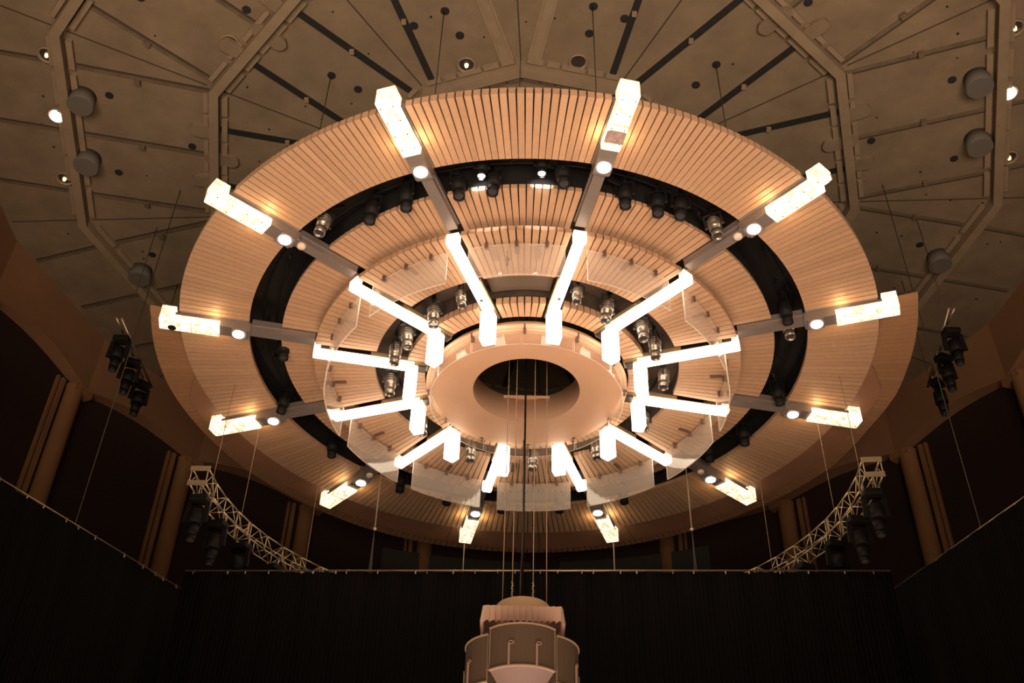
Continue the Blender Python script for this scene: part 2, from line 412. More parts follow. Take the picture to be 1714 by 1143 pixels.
# ---------------------------------------------------------------- acoustic canopy: slatted rings
def halfang(w, R): return math.degrees(math.asin(w/R))
def slats(mb, sec, Rin, Rout, hin, hout, n, w, tin, tout, gap_o=.048, gap_i=.016, tonal=1.0):
    a0, a1 = sec-15, sec+15
    for k in range(n):
        tone = min(1, max(0, rnd.gauss(.5, .22)))
        c = []
        for top in (0, 1):
            for R, h, th, g in ((Rin, hin, tin, gap_i), (Rout, hout, tout, gap_o)):
                lo = a0+halfang(w, R); hi = a1-halfang(w, R); st = (hi-lo)/n
                ga = math.degrees(g/2/R); c.append((R, lo+st*k+ga, lo+st*(k+1)-ga, h+th*top))
        (r0,p0,q0,h0), (r1,p1,q1,h1), (_,_,_,t0), (_,_,_,t1) = c
        b = .01
        mb.hexa([pol(r0,p0,h0),pol(r1,p1,h1),pol(r1,q1,h1),pol(r0,q0,h0),pol(r0,p0,t0),pol(r1-b,p1,t1),pol(r1-b,q1,t1),pol(r0,q0,t0)], 0, tone)
def slat_ring(name, label, Rin, Rout, hin, hout, n, w, tin, tout):
    t = thing(name, (0, 0, hin), label, 'canopy ring', None)
    for sec in range(0, 360, 30):
        mb = MB(); slats(mb, sec, Rin, Rout, hin, hout, n, w, tin, tout)
        p = mb.build('slatted_panel', WOOD, parent=t)
        mb = MB(); lo = sec-15+halfang(w, Rin)+.2; hi = sec+15-halfang(w, Rin)-.2
        mb.ringseg(Rin+.05, Rout-.14, hin+tin+.012, hin+tin+.10, lo, hi, n=8, h0b=hout+tout+.012, h1b=hout+tout+.10)
        mb.build('backing', WOOD_BACK, parent=p)
    return t
slat_ring('slatted_ring', 'widest outermost ring of peach wood slats in the round canopy', 9.72, 12.03, 23.0, 22.98, 24, .30, .15, .26)
slat_ring('slatted_ring', 'second ring of wood slats, between the outer dark gap and the lower glass-hung ring', 6.9, 8.61, 22.99, 22.99, 17, .23, .15, .17)
slat_ring('slatted_ring', 'lower middle ring of wood slats behind the hanging clear panels', 5.32, 7.42, 22.53, 22.46, 14, .24, .15, .18)
slat_ring('slatted_ring', 'innermost glowing ring of wood slats around the peach disc', 3.56, 4.25, 22.34, 22.33, 7, .28, .18, .28)

# dark technical deck above the gaps
dk = thing('technical_deck', (0, 0, 23.4), 'black lighting deck seen through the dark gaps between the canopy rings', 'lighting deck')
mb = MB(); mb.ringseg(8.3, 10.05, 24.3, 24.4, 0, 360, n=72); mb.build('outer_deck', DECK, parent=dk)
mb = MB(); mb.ringseg(3.5, 6.6, 23.35, 23.45, 0, 360, n=72); mb.build('inner_deck', DECKB, parent=dk)
for R_ in (9.98, 8.35):
    mb = MB(); mb.ringseg(R_, R_+.05, 23.3, 24.3, 0, 360, n=72); mb.build('deck_skirt', DECK, parent=dk)
for R_, h_ in ((5.42, 22.8), (4.1, 22.74)):
    mb = MB(); mb.ringseg(R_, R_+.05, h_, 23.35, 0, 360, n=72); mb.build('inner_skirt', DECKB, parent=dk)
for R in (8.9, 9.35):
    mb = MB()
    for k in range(72): mb.tube(pol(R, 5*k, 23.75), pol(R, 5*k+5, 23.75), .035, n=6, caps=False)
    mb.build('rail', BLACK, parent=dk)
mb = MB()
for k in range(72): mb.tube(pol(4.8, 5*k, 23.2), pol(4.8, 5*k+5, 23.2), .03, n=6, caps=False)
mb.build('rail', BLACK, parent=dk)
mb = MB()
for k in range(60):
    a = rnd.uniform(0, 360); R = rnd.uniform(8.7, 9.5); h = rnd.uniform(23.4, 24.1)
    mb.bar(pol(R, a, h), pol(R+rnd.uniform(-.3, .3), a+rnd.uniform(-4, 4), h+rnd.uniform(-.3, .3)), rnd.uniform(.03, .10), rnd.uniform(.03, .15))
tag(mb.build('cabling', BLACK, parent=dk), kind='stuff')
# flat closing plate over the inner gap at the top centre
mb = MB(); mb.ringseg(4.3, 5.36, 22.85, 22.9, -12.5, 12.5, n=12)
tag(mb.build('cover_plate', mat('cover_plate_brown', (.10, .072, .055), .55)), 'flat dark brown plate closing the inner gap at the top centre', 'cover plate')

# arms
def arm(a):
    t = thing('radial_beam', pol(7.4, a, 22.6), 'grey steel beam running radially under the canopy, ' + CLOCK[a % 360], 'steel beam', 'radial beams of the canopy')
    mb = MB(); mb.pbox(a, 9.62, 12.3, -.25, .25, 22.66, 22.98); mb.pbox(a, 9.7, 12.0, -.29, .29, 22.98, 23.2)
    o1 = mb.build('beam_box', STEEL, parent=t, bevel=.02)
    mb = MB(); mb.pbox(a, 7.45, 9.62, -.17, .17, 22.74, 23.2, h0b=22.74); mb.pbox(a, 7.45, 9.62, -.21, -.17, 22.93, 22.97); mb.pbox(a, 7.45, 9.62, .17, .21, 22.93, 22.97)
    mb.build('beam_web', STEEL, parent=t)
    mb = MB(); mb.pbox(a, 3.5, 5.5, -.13, .13, 22.28, 22.6); mb.pbox(a, 3.5, 5.4, -.2, .2, 22.38, 22.5)
    mb.build('inner_beam', mat_inner, parent=t)
    mb = MB(); mb.pbox(a, 3.58, 3.85, -.17, .17, 22.22, 22.28); mb.build('vent', DARKST, parent=t)
    return t
mat_inner = mat('beam_olive', (.33, .25, .15), .45, metal=.2)
for k in range(12):
    a = 15+30*k
    arm(a)
    c = Vector(pol(10.0, a, 22.6))
    t = thing('arm_downlight', tuple(c), 'bright round downlight under the grey beam, ' + CLOCK[a % 360], 'downlight', 'downlights of the canopy beams')
    mb = MB(); mb.pbox(a, 9.72, 10.24, -.25, .25, 22.6, 22.66); mb.build('mounting_plate', STEEL, parent=t)
    mb = MB(); mb.tube(c+Vector((0,0,.06)), c+Vector((0,0,-.03)), .19, n=28); mb.build('lens', DL, parent=t)
    if (a % 360) in (45, 315, 225, 135):
        c = Vector(pol(9.42, a, 22.74)); mb = MB(); mb.lathe([(.0, -.10), (.10, -.10), (.135, -.06), (.14, 0)], c, n=20)
        tag(mb.build('sensor', WHT), 'small pale round sensor beside the downlight, ' + CLOCK[a % 360], 'sensor', 'sensors under the beams')
    # outer alabaster lamp: flat bar with an upright block at its outer end
    t = thing('alabaster_lamp', pol(11.6, a, 22.6), None, 'lamp', 'alabaster lamps on the rim')
    note = {15: ' with purple-grey stain', 45: ' with chipped corner', 285: ' with dark hole'}.get(a % 360, '')
    tag(t, 'glowing stone rim lamp%s, %s' % (note, CLOCK[a % 360]))
    mb = MB(); e = 12.62
    if a % 360 == 45:
        mb.pbox(a, 10.64, 12.35, -.27, .27, 22.58, 22.86); mb.pbox(a, 12.35, e, -.27, .08, 22.62, 22.86)
    else: mb.pbox(a, 10.64, e, -.27, .27, 22.58, 22.86)
    bar = mb.build('lamp_bar', LAMP_OUT, parent=t, bevel=.02)
    mb = MB(); mb.pbox(a, 12.14, e, -.27, .27, 22.86, 23.20); mb.build('lamp_upright', LAMP_OUT, parent=t, bevel=.02)
    for sg in (-1, 1):
        for R in (10.9, 11.4, 11.9, 12.4):
            if a % 360 == 45 and sg > 0 and R == 12.4: continue
            mb = MB(); mb.pbox(a, R, R+.03, sg*.18-.015, sg*.18+.015, 22.567, 22.58); mb.build('bolt', DARKST, parent=t)
    if a % 360 in (225, 165, 285, 255, 15):
        mb = MB(); mb.pbox(a, 11.55, 11.57, -.272, .272, 22.574, 22.60); mb.build('joint', CREASE, parent=t)
    if a % 360 == 15:
        mb = MB(); pts = []
        for j in range(14):
            q = 2*math.pi*j/14; rr_ = 1+.12*math.sin(3*q+1)+.08*math.sin(7*q)
            pts.append(pol(11.12+max(-.2, min(.24, .36*rr_*math.cos(q))), a, 22.572, max(-.268, min(.268, .45*rr_*math.sin(q)))))
        mb.face(pts[::-1]); top = [(p[0], p[1], p[2]+.01) for p in pts]; mb.face(top)
        mb.build('stain', STAIN, parent=t)
    if a % 360 == 285:
        mb = MB(); c = Vector(pol(12.2, a, 22.575, -.13)); mb.tube(c, c+Vector((0,0,.02)), .14, n=20); mb.build('hole', SLOT, parent=t)

    for sg in (-1, 1):      # warm spill of the lamp onto the slats beside it
        l = D.lights.new('lamp_spill', 'POINT'); l.energy = 4.5; l.color = (1.0, .66, .30); l.shadow_soft_size = .05
        o = D.objects.new('lamp_spill', l); col.objects.link(o); o.location = W3(*pol(10.85, a, 22.72, sg*.37))

# inner lamps: bright radial bar under the lower ring with a drop at its inner end
for k in range(12):
    a = 15+30*k
    t = thing('dropped_lamp', pol(4.0, a, 21.0), 'glaring white L-shaped lamp of the inner circle, %s' % CLOCK[a % 360], 'lamp', 'inner lamps around the disc')
    mb = MB(); mb.pbox(a, 4.0, 7.42, -.15, .15, 22.18, 22.40); bar = mb.build('lamp_bar', LAMP_IN, parent=t)
    mb = MB(); mb.pbox(a, 7.22, 7.44, -.20, .20, 22.22, 22.60); mb.build('end_block', LAMP_PALE, parent=t, bevel=.01)
    mb = MB()
    mb.pbox(a, 3.85, 4.25, -.22, .22, 21.02, 22.18, 0)
    mb.build('lamp_drop', LAMP_IN, parent=t, bevel=.03)
    mb = MB(); mb.pbox(a, 4.3, 7.2, -.12, .12, 22.40, 22.46); mb.build('backplate', STEEL, parent=t)
    if a % 360 in (15, 345): mb = MB(); c = Vector(pol(4.75, a, 22.15)); mb.tube(c, c+Vector((0,0,.02)), .055, n=14); mb.build('screw', DARKST, parent=t)

# central disc with its drum
dc = thing('central_disc', (0, 0, 21.9), 'smooth peach disc with a round hole at the centre of the canopy', 'canopy disc')
mb = MB(); mb.lathe([(1.86, 21.93), (3.30, 21.93), (3.36, 21.96), (3.38, 22.02), (3.38, 22.3), (1.9, 22.3)], n=120, polar=True); mb.build('soffit', DISC, parent=dc)
mb = MB(); mb.lathe([(1.87, 21.935), (1.87, 23.0), (1.95, 23.0), (1.95, 22.0)], n=96, polar=True); mb.build('drum', DISC, parent=dc)
mb = MB(); mb.box(-.82, .86, 1.62, 1.69, 22.86, 22.94); mb.box(-.80, .84, 1.69, 1.95, 22.94, 22.99); mb.build('crossbar', DISC, parent=dc)
mb = MB(); mb.lathe([(3.37, 21.98), (3.50, 21.98), (3.50, 22.12), (3.37, 22.12)], n=96, polar=True); mb.build('rim', DISC, parent=dc)

# hanging clear acrylic panels
def acr_panel(R, a0, a1, h0, h1, th, n, t, m=None):
    mb = MB(); n0 = len(mb.v)
    for k in range(n):
        p = a0+(a1-a0)*k/n; q = a0+(a1-a0)*(k+1)/n
        A = [pol(R,p,h0),pol(R+th,p,h0),pol(R+th,q,h0),pol(R,q,h0),pol(R,p,h1),pol(R+th,p,h1),pol(R+th,q,h1),pol(R,q,h1)]
        mb.face([A[0],A[3],A[7],A[4]], 0); mb.face([A[1],A[5],A[6],A[2]], 0)
        mb.face([A[0],A[1],A[2],A[3]], 1); mb.face([A[4],A[7],A[6],A[5]], 1)
        if k == 0: mb.face([A[0],A[4],A[5],A[1]], 1)
        if k == n-1: mb.face([A[3],A[2],A[6],A[7]], 1)
    return mb.build('sheet', [m or ACR, ACR_EDGE_LIT], parent=t)
for sec in range(0, 360, 30):
    t = thing('acrylic_panel', pol(6.88, sec, 21.14), 'large curved clear panel hanging under the lower ring, %s' % SECT[sec], 'clear panel', 'outer circle of hanging clear panels')
    acr_panel(6.88, sec-12.2, sec+12.2, 21.14, 22.37, .045, 14, t)
    for da in (-7.6, 0, 7.6):
        mb = MB(); mb.pbox(sec+da, 6.82, 6.88, -.05, .05, 22.27, 22.42); mb.pbox(sec+da, 6.925, 6.97, -.05, .05, 22.27, 22.42); mb.pbox(sec+da, 6.80, 6.98, -.04, .04, 22.38, 22.47)
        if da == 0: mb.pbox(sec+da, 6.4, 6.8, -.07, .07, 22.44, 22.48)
        mb.build('bracket', BRKT, parent=t)
for j, sec in enumerate(range(0, 360, 30)):
    a0 = sec
    t = thing('acrylic_panel', pol(3.44, sec+15, 21.33), 'small clear curved panel around the peach disc, %s' % CLOCK[(sec+15) % 360], 'clear panel', 'inner circle of clear panels')
    acr_panel(3.32, a0+.5, a0+29.5, 21.38, 21.84, .035, 8, t, ACR2)
    mb = MB(); mb.pbox(a0+1.6, 3.36, 3.44, -.05, .05, 21.78, 21.93); mb.pbox(a0+1.6, 3.38, 3.50, -.03, .03, 21.93, 22.1); mb.build('bracket', BRKT, parent=t)
# dark reflections shaped as thin slabs, and the hook, at the top centre
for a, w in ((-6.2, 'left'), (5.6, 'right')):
    mb = MB(); mb.pbox(a, 6.15, 6.72, -.10, .10, 22.44, 22.48); tag(mb.build('slat_patch', mat('patch_taupe', (.28, .19, .14), .6)), 'small brown reflection patch on the slats at the top centre, the %s one of two' % w, 'plate', 'reflection patches on the slats at the top centre')
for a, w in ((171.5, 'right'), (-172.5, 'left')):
    mb = MB(); mb.pbox(a, 5.6, 6.15, -.09, .09, 22.44, 22.48); mb.pbox(a, 5.5, 5.6, -.09, .09, 22.40, 22.48); tag(mb.build('slat_patch', BRKT), 'small dark patch on the slats at the bottom centre, the %s one of two' % w, 'plate', 'patches on the slats at the bottom centre')  # thin dark slabs on the slats with a lowered inner end
mb = MB(); x, y, _ = pol(6.55, -2.6, 0)
mb.tube((x, y, 21.82), (x+.02, y, 22.1), .035, n=8); mb.tube((x+.02, y, 22.08), (x, y, 22.2), .07, .03, n=10); mb.tube((x, y, 22.2), (x, y, 22.46), .015, n=6)
tag(mb.build('hanging_hook', BLACK), 'small black hook hanging from the lower slatted ring at the top centre', 'hook')

# ---------------------------------------------------------------- rear crescent reflector
CR = [(-78, 13.10), (-85, 13.26), (-95, 13.48), (-105, 13.63), (-114, 13.78), (-122, 13.95), (-132, 14.08), (-146, 14.38), (-160, 14.5), (-180, 14.55)]
CRr = [(78, 13.33), (85, 13.42), (94, 13.56), (100, 13.7), (110, 13.75), (122, 14.1), (140, 14.2), (155, 14.35), (170, 14.5), (180, 14.55)]
def interp(tab, x):
    x = abs(x); t = [(abs(a), r) for a, r in tab]
    if x <= t[0][0]: return t[0][1]
    for (a0, r0_), (a1, r1_) in zip(t, t[1:]):
        if x <= a1: return r0_+(r1_-r0_)*(x-a0)/(a1-a0)
    return t[-1][1]
def crR(a):
    a = (a+180) % 360-180
    return interp(CR, a) if a < 0 else interp(CRr, a)
cr = thing('crescent_reflector', (0, 12.5, 23.2), 'crescent of darker wood slats wrapped around the rear of the canopy', 'reflector')
mb = MB(); step = 1.07; a = 76.5
while a < 283.5:
    R1a, R1b = crR(a), crR(a+step); tone = min(1, max(0, rnd.gauss(.35, .15))); g = .07
    mb.hexa([pol(12.12,a+g,23.28),pol(R1a,a+g,23.34),pol(R1b,a+step-g,23.34),pol(12.12,a+step-g,23.28),pol(12.12,a+g,23.42),pol(R1a,a+g,23.50),pol(R1b,a+step-g,23.50),pol(12.12,a+step-g,23.42)], 0, tone)
    a += step
mb.build('slatted_soffit', WOOD_DARK, parent=cr)
mb = MB(); n = 80
for k in range(n):
    p = 76.5+207*k/n; q = 76.5+207*(k+1)/n
    mb.hexa([pol(12.15,p,23.44),pol(crR(p)-.03,p,23.52),pol(crR(q)-.03,q,23.52),pol(12.15,q,23.44),pol(12.15,p,23.5),pol(crR(p)-.03,p,23.6),pol(crR(q)-.03,q,23.6),pol(12.15,q,23.5)])
mb.build('backing', WOOD_BACK, parent=cr)
def inR(a):
    a = abs((a+180) % 360-180)
    if a < 99: return 12.15+(a-92)/7*.85
    return 13.0+(a-99)/81*1.0
for a0, a1 in ((92.5, 112), (112, 128), (128, 144), (144, 162), (162, 180), (180, 198), (198, 216), (216, 232), (232, 248), (248, 267.5)):
    mb = MB(); n = 10
    for k in range(n):
        p = a0+(a1-a0)*k/n+(.06 if k == 0 else 0); q = a0+(a1-a0)*(k+1)/n-(.06 if k == n-1 else 0)
        mb.hexa([pol(12.1,p,23.17),pol(max(12.12,inR(p)),p,23.20),pol(max(12.12,inR(q)),q,23.20),pol(12.1,q,23.17),pol(12.1,p,23.24),pol(max(12.12,inR(p)),p,23.27),pol(max(12.12,inR(q)),q,23.27),pol(12.1,q,23.24)])
    mb.build('plain_panel', PLAIN, parent=cr)

# ---------------------------------------------------------------- theatre spotlights
def make_spot(bodym, label, big=1.0, lit=False):
    """origin at the clamp; points straight down (local -Z), about 1 unit tall"""
    t = thing('spotlight', (0, 0, 0), label, 'spotlight')
    t['_o'] = (0, 0, 0)
    b = big
    def P(*l): return Vector(l)*b
    mb = MB(); mb.tube(P(0,0,-.55), P(0,0,-.12), .20*b, n=24); mb.tube(P(0,0,-.12), P(0,0,-.02), .20*b, .13*b, n=24)
    for z in (-.2, -.28, -.36): mb.tube(P(0,0,z), P(0,0,z+.03), .215*b, n=24)
    body = mb.build('body', bodym, parent=t, local=True)
    mb = MB(); mb.tube(P(0,0,-.62), P(0,0,-.55), .155*b, .20*b, n=24, caps=False); mb.lathe([(.10*b, -.66*b), (.155*b, -.86*b), (.175*b, -.86*b), (.175*b, -.62*b), (.15*b, -.60*b)], n=24)
    barrel = mb.build('lens_barrel', bodym, parent=t, local=True)
    mb = MB(); mb.tube(P(0,0,-.80), P(0,0,-.77), .13*b, n=20); l = mb.build('lens', DL2 if lit else LENS, parent=barrel, local=True)
    mb = MB()
    for sg in (-1, 1):
        mb.bar(P(sg*.26,0,-.42), P(sg*.26,0,.14), .03*b, .07*b); mb.tube(P(sg*.19,0,-.38), P(sg*.31,0,-.38), .045*b, n=12)
    mb.bar(P(-.26,0,.14), P(.26,0,.14), .07*b, .03*b); mb.build('yoke', DARKST if bodym is SILVER_LIT else BLACK, parent=t, local=True)
    mb = MB(); mb.tube(P(0,0,.12), P(0,0,.34), .05*b, n=10); mb.box(-.07*b, .07*b, -.06*b, .06*b, .26*b, .44*b); mb.build('clamp', BLACK, parent=t, local=True)
    return t
used = {}
def spot(kind, at, label, group, tilt=(0, 0), rz=0, scale=1.0):
    mk = {'black': (BLACK, False), 'silver_look': (SILVER_LIT, False), 'lit': (BLACK, True)}[kind]
    if kind not in used:
        o = make_spot(mk[0], label, 1.0, mk[1]); used[kind] = o
    else: o = copy_tree(used[kind])
    o.location = W3(*at); o.rotation_euler = (math.radians(tilt[0]), math.radians(tilt[1]), math.radians(rz)); o.scale = (scale,)*3
    return tag(o, label, 'spotlight', group)
OUT = [(8.80,-10.9),(8.76,-3.6),(8.88,-28.9),(8.9,-21.4),(9.07,8.8),(8.77,21.8),(8.83,28.6),(9.05,33.1),(9.11,72.4),(9.39,-102.3),(9.47,-122.6),(9.51,-144.3),
       (9.6,-157.5),(9.66,-171.5),(9.6,173.9),(9.56,157.7),(8.91,129.0),(9.37,119.3),(9.26,101.6),(8.6,-81.6)]
for R, a in OUT:
    tip = 22.6
    spot('black', pol(R, a, tip+.86), 'black spotlight in the outer dark gap, at %s on its clock face' % clock(a), 'black spotlights in the outer gap', (rnd.uniform(-6, 6), rnd.uniform(-6, 6)), rnd.uniform(0, 360))
for R, a in ((9.33,-38.8),(9.0,41.4),(9.08,78.4)):
    spot('silver_look', pol(R, a, 22.6+.86), 'shiny metal spotlight in the outer dark gap, at %s on its clock face' % clock(a), 'shiny spotlights in the outer gap', (rnd.uniform(-8, 8), rnd.uniform(-8, 8)), rnd.uniform(0, 360))
for R, a, w in ((9.05,-5.9,'left'), (9.08,5.2,'right')):
    spot('lit', pol(R, a, 23.75), 'lit spotlight in the outer gap at the top centre, the %s one of two' % w, 'lit spotlights at the top centre', (0, 0), 0, .8)
for R, a in ((9.0, -6.2), (9.0, 5.4)):
    l = D.lights.new('spot_beam', 'SPOT'); l.energy = 60; l.spot_size = math.radians(70); l.spot_blend = .2; l.color = (1, .93, .85); l.shadow_soft_size = .05
    o = D.objects.new('spot_beam', l); col.objects.link(o); p0_ = W3(*pol(R, a, 23.0)); o.location = p0_
    o.rotation_euler = (W3(*pol(8.6, a, 23.1))-p0_).to_track_quat('-Z', 'Y').to_euler()
INN = [(4.72,-56),(4.74,-67.8),(4.82,-89.3),(4.8,-122.5),(4.92,-151.5),(5.01,179.3),(4.99,150.4),(4.93,120.8),(4.83,88.7),(4.77,67.1),(4.8,54.9),(4.72,36.7),(5.0,21.5),(4.72,-37.7),(5.0,-22.7)]
for R, a in INN:
    q = math.radians(a)+PH
    sc = .8 if abs(a) in (21.5, 22.7) else 1.0
    spot('silver_look', pol(R, a, 21.9+.86*sc), 'black spotlight greyed by lamp light in the inner gap, at %s on its clock face' % clock(a), 'lamp-greyed spotlights in the inner gap', (rnd.uniform(-7, 7), rnd.uniform(-7, 7)), rnd.uniform(0, 360), sc)

# ---------------------------------------------------------------- hanging wires of the canopy
for a in (-45, -15, 15, 45):
    mb = MB(); p = pol(9.6, a, HC-.02); mb.tube((p[0], p[1], 23.25), p, .018, n=6)
    tag(mb.build('suspension_wire', WIRE), 'thin dark wire from a ceiling port down to the canopy, ' + {-45: 'leftmost of four', -15: 'second from the left', 15: 'third from the left', 45: 'rightmost of four'}[a], 'wire', 'wires holding the canopy')
p = pol(7.4, 0, HC-.3); mb = MB(); mb.tube((p[0], p[1], 23.3), p, .015, n=6); tag(mb.build('suspension_wire', WIRE), 'thin dark wire at the centre above the canopy rim', 'wire')

# ---------------------------------------------------------------- ropes and loudspeaker cluster
for x, y, w in ((-.62, .1, 'leftmost of the four'), (-.33, -.35, 'second from the left'), (.30, -.35, 'third from the left'), (.72, .1, 'rightmost of the four')):
    mb = MB(); inner = abs(x) < .5
    top = 27.5; mb.tube((x, y, 14.0 if inner else 13.7), (x, y, top), .015, n=8)
    t = tag(mb.build('hoist_rope', ROPE), 'pale rope running down to the loudspeaker cluster, ' + w, 'rope', 'ropes carrying the loudspeaker cluster')
    if inner:
        mb = MB()
        for k in range(8): mb.tube((x+.015*(-1)**k, y, 14.45-.1*k), (x-.015*(-1)**k, y, 14.53-.1*k), .03, n=8)
        mb.build('shackle', CHAIN, parent=t)
mb = MB(); mb.tube((-.02, .2, 13.8), (-.02, .2, 27), .035, n=8); tag(mb.build('power_cable', BLACK), 'thick black cable down the middle to the loudspeaker cluster', 'cable')
mb = MB(); mb.path([(-.1, 0, 13.7), (-.08, 0, 15), (-.03, .15, 16.5), (-.06, .15, 20)], .02); tag(mb.build('signal_cable', WIRE), 'thin slack cable beside the thick black one above the loudspeakers', 'cable')

sp = thing('loudspeaker_cluster', (0, 0, 10.5), 'pale drum-shaped loudspeaker cluster with pleated collar hanging at the bottom centre', 'loudspeaker')
mb = MB(); mb.lathe([(0, 13.88), (.78, 13.88), (.82, 13.84), (.82, 13.1)], n=48); mb.build('cap', mat('cap_beige', (.80, .56, .34), .7), parent=sp)
# pleated square collar
mb = MB(); hw = 1.13; per = []
for s0, s1 in (((-hw,-hw),(hw,-hw)), ((hw,-hw),(hw,hw)), ((hw,hw),(-hw,hw)), ((-hw,hw),(-hw,-hw))):
    N = 104
    for k in range(N):
        u = k/N; x = s0[0]+(s1[0]-s0[0])*u; y = s0[1]+(s1[1]-s0[1])*u
        nx, ny = (s1[1]-s0[1]), -(s1[0]-s0[0]); L = math.hypot(nx, ny); nx /= L; ny /= L
        ph = (u*13) % 1; d = .16*(ph if ph < .85 else (1-ph)*5.6)
        per.append((x, y, nx, ny, d, .04*math.sin(ph*math.pi)))
M_ = len(per)
for k in range(M_):
    A, B = per[k], per[(k+1) % M_]
    mb.face([(A[0]+A[2]*A[4]*.9, A[1]+A[3]*A[4]*.9, 12.88+A[5]), (B[0]+B[2]*B[4]*.9, B[1]+B[3]*B[4]*.9, 12.88+B[5]), (B[0]+B[2]*B[4]*.3, B[1]+B[3]*B[4]*.3, 13.40), (A[0]+A[2]*A[4]*.3, A[1]+A[3]*A[4]*.3, 13.40)])
mb.face([(-hw,-hw,13.4),(hw,-hw,13.4),(hw,hw,13.4),(-hw,hw,13.4)])
mb.build('pleated_collar', SPKW, parent=sp)
# curved cabinets: front centre and two flanks; the rear ones close the circle
def cabinet(ang, R, h0, h1, half, off=0):   # a curved box whose own axis sits off the cluster axis
    p = []
    q0 = math.radians(ang); cx, cy = off*math.sin(q0), -off*math.cos(q0)
    def pt(r, d, h):
        q = math.radians(ang+d); return (cx+r*math.sin(q), cy-r*math.cos(q), h)
    n = 12; mb = MB()
    for k in range(n):
        d0 = -half+2*half*k/n; d1 = -half+2*half*(k+1)/n
        mb.face([pt(R,d0,h0),pt(R,d1,h0),pt(R,d1,h1),pt(R,d0,h1)], 0, smooth=False)
    c = mb.build('cabinet', [SPK], parent=sp)
    mb = MB()
    for k in range(n):      # pale trims, top plate and underside
        d0 = -half+2*half*k/n; d1 = -half+2*half*(k+1)/n
        for ha, hb_ in ((h0-.03, h0+.01), (h1-.01, h1+.03)):
            mb.hexa([pt(R-.06,d0,ha),pt(R+.035,d0,ha),pt(R+.035,d1,ha),pt(R-.06,d1,ha),pt(R-.06,d0,hb_),pt(R+.035,d0,hb_),pt(R+.035,d1,hb_),pt(R-.06,d1,hb_)])
    for d in (-half, half): mb.bar(pt(R,d,h0), pt(R,d,h1), .022, .022)
    mb.build('edge_trim', SPKT, parent=c)
    mb = MB(); ring_ = [pt(R-.01, -half+2*half*k/n, h0) for k in range(n+1)]; bot = [(v[0]*.62, v[1]*.62+0, h0-.4) for v in ring_]
    for k in range(n): mb.face([ring_[k+1], ring_[k], bot[k], bot[k+1]])
    mb.face([pt(R-.01, -half+2*half*k/n, h1) for k in range(n+1)] + [(0, 0, h1)])
    for sg in (-1, 1):
        e = pt(R-.01, sg*half, 0); mb.face([(e[0],e[1],h0),(e[0],e[1],h1),(0,0,h1),(0,0,h0-.4)], 1)
    mb.build('underside', [SPKP, SPK], parent=c)
    for d in (-half*.35, half*.38) if half > 30 else (0,):
        mb = MB(); hm = h0+(h1-h0)*.52; mb.bar(pt(R+.03,d,h0), pt(R+.03,d,hm), .05, .04)
        mb.bar(pt(R+.04,d,h0), pt(R+.04,d,hm), .015, .06)
        e = pt(R+.05, d+3.5, hm+.02); 
        for k in range(10):
            t0 = 2*math.pi*k/10; t1 = 2*math.pi*(k+1)/10
            f = lambda t: pt(R+.04, d+3.0+3.4*math.cos(t), hm+.02+.045*math.sin(t))
            mb.tube(f(t0), f(t1), .013, n=6)
        mb.build('latch', SPKT, parent=c)
    return c
cabinet(0, 1.2, 11.42, 12.62, 50, .5)
cabinet(-82, 1.2, 11.15, 12.5, 56, .45)
cabinet(82, 1.2, 11.15, 12.5, 56, .45)
cabinet(180, 1.2, 11.42, 12.62, 46, .45)
mb = MB(); mb.lathe([(0, 12.95), (1.0, 12.95), (1.0, 12.1), (0, 12.1)], n=24); mb.build('core', BLACK, parent=sp)

# ---------------------------------------------------------------- black drapes on rails
def drape(name, p, q, label, raillabel, drop=17.5, hooks=True, rail_r=.026, seed=1):
    rg = random.Random(seed); p = Vector(p); q = Vector(q); L = (q-p).length; d = (q-p)/L; nn = Vector((-d.y, d.x, 0)).normalized()
    n = int(L*7); mb = MB(); prev = None; cols = []
    for k in range(n+1):
        u = k/n; w = .045*math.sin(u*L*5.2)+.02*math.sin(u*L*11.3+1)
        cols.append((p+d*L*u, w))
    for (a, wa), (b, wb) in zip(cols, cols[1:]):
        mb.face([tuple(a+nn*wa+Vector((0,0,-drop))), tuple(b+nn*wb+Vector((0,0,-drop))), tuple(b+nn*wb*.6+Vector((0,0,-.06))), tuple(a+nn*wa*.6+Vector((0,0,-.06)))], smooth=True)
    o = mb.build('drape', CLOTH); 
    so = o.modifiers.new('solid', 'SOLIDIFY'); so.thickness = .02
    tag(o, label, 'drape')
    r = thing('drape_rail', tuple(p.lerp(q, .5)), raillabel, 'rail')
    mb = MB(); mb.tube(p, q, rail_r, n=10); mb.build('tube', RAIL, parent=r)
    mb = MB(); x = .3
    while x < L:
        e = p+d*x; s_ = rg.uniform(.012, .03); mb.tube(e+Vector((0,0,-.13))-nn*.04, e+Vector((0,0,-.05))-nn*.04, s_, n=8); mb.bar(e+Vector((-.02,0,-.05)), e+Vector((.03,0,.04)), .02); x += rg.uniform(.35, 1.3)
    o2 = mb.build('tie', CHAIN, parent=r); o2['kind'] = 'stuff'
    return r
A = (-11.21, 2.33, 16.0); B = (11.80, 1.24, 16.0)
drape('drape', A, B, 'wide black drape hanging across the bottom centre behind the loudspeaker cluster', 'straight steel rail along the top of the centre black drape')
drape('drape', (-16.2, -5.1, 16.0), (-11.67, 3.68, 16.0), 'black side drape in the lower left corner', 'slanting rail along the top of the left black drape', rail_r=.017, seed=2)
drape('drape', (14.85, -5.1, 16.0), (12.21, 2.73, 16.0), 'black side drape in the lower right corner', 'slanting rail along the top of the right black drape', rail_r=.017, seed=3)

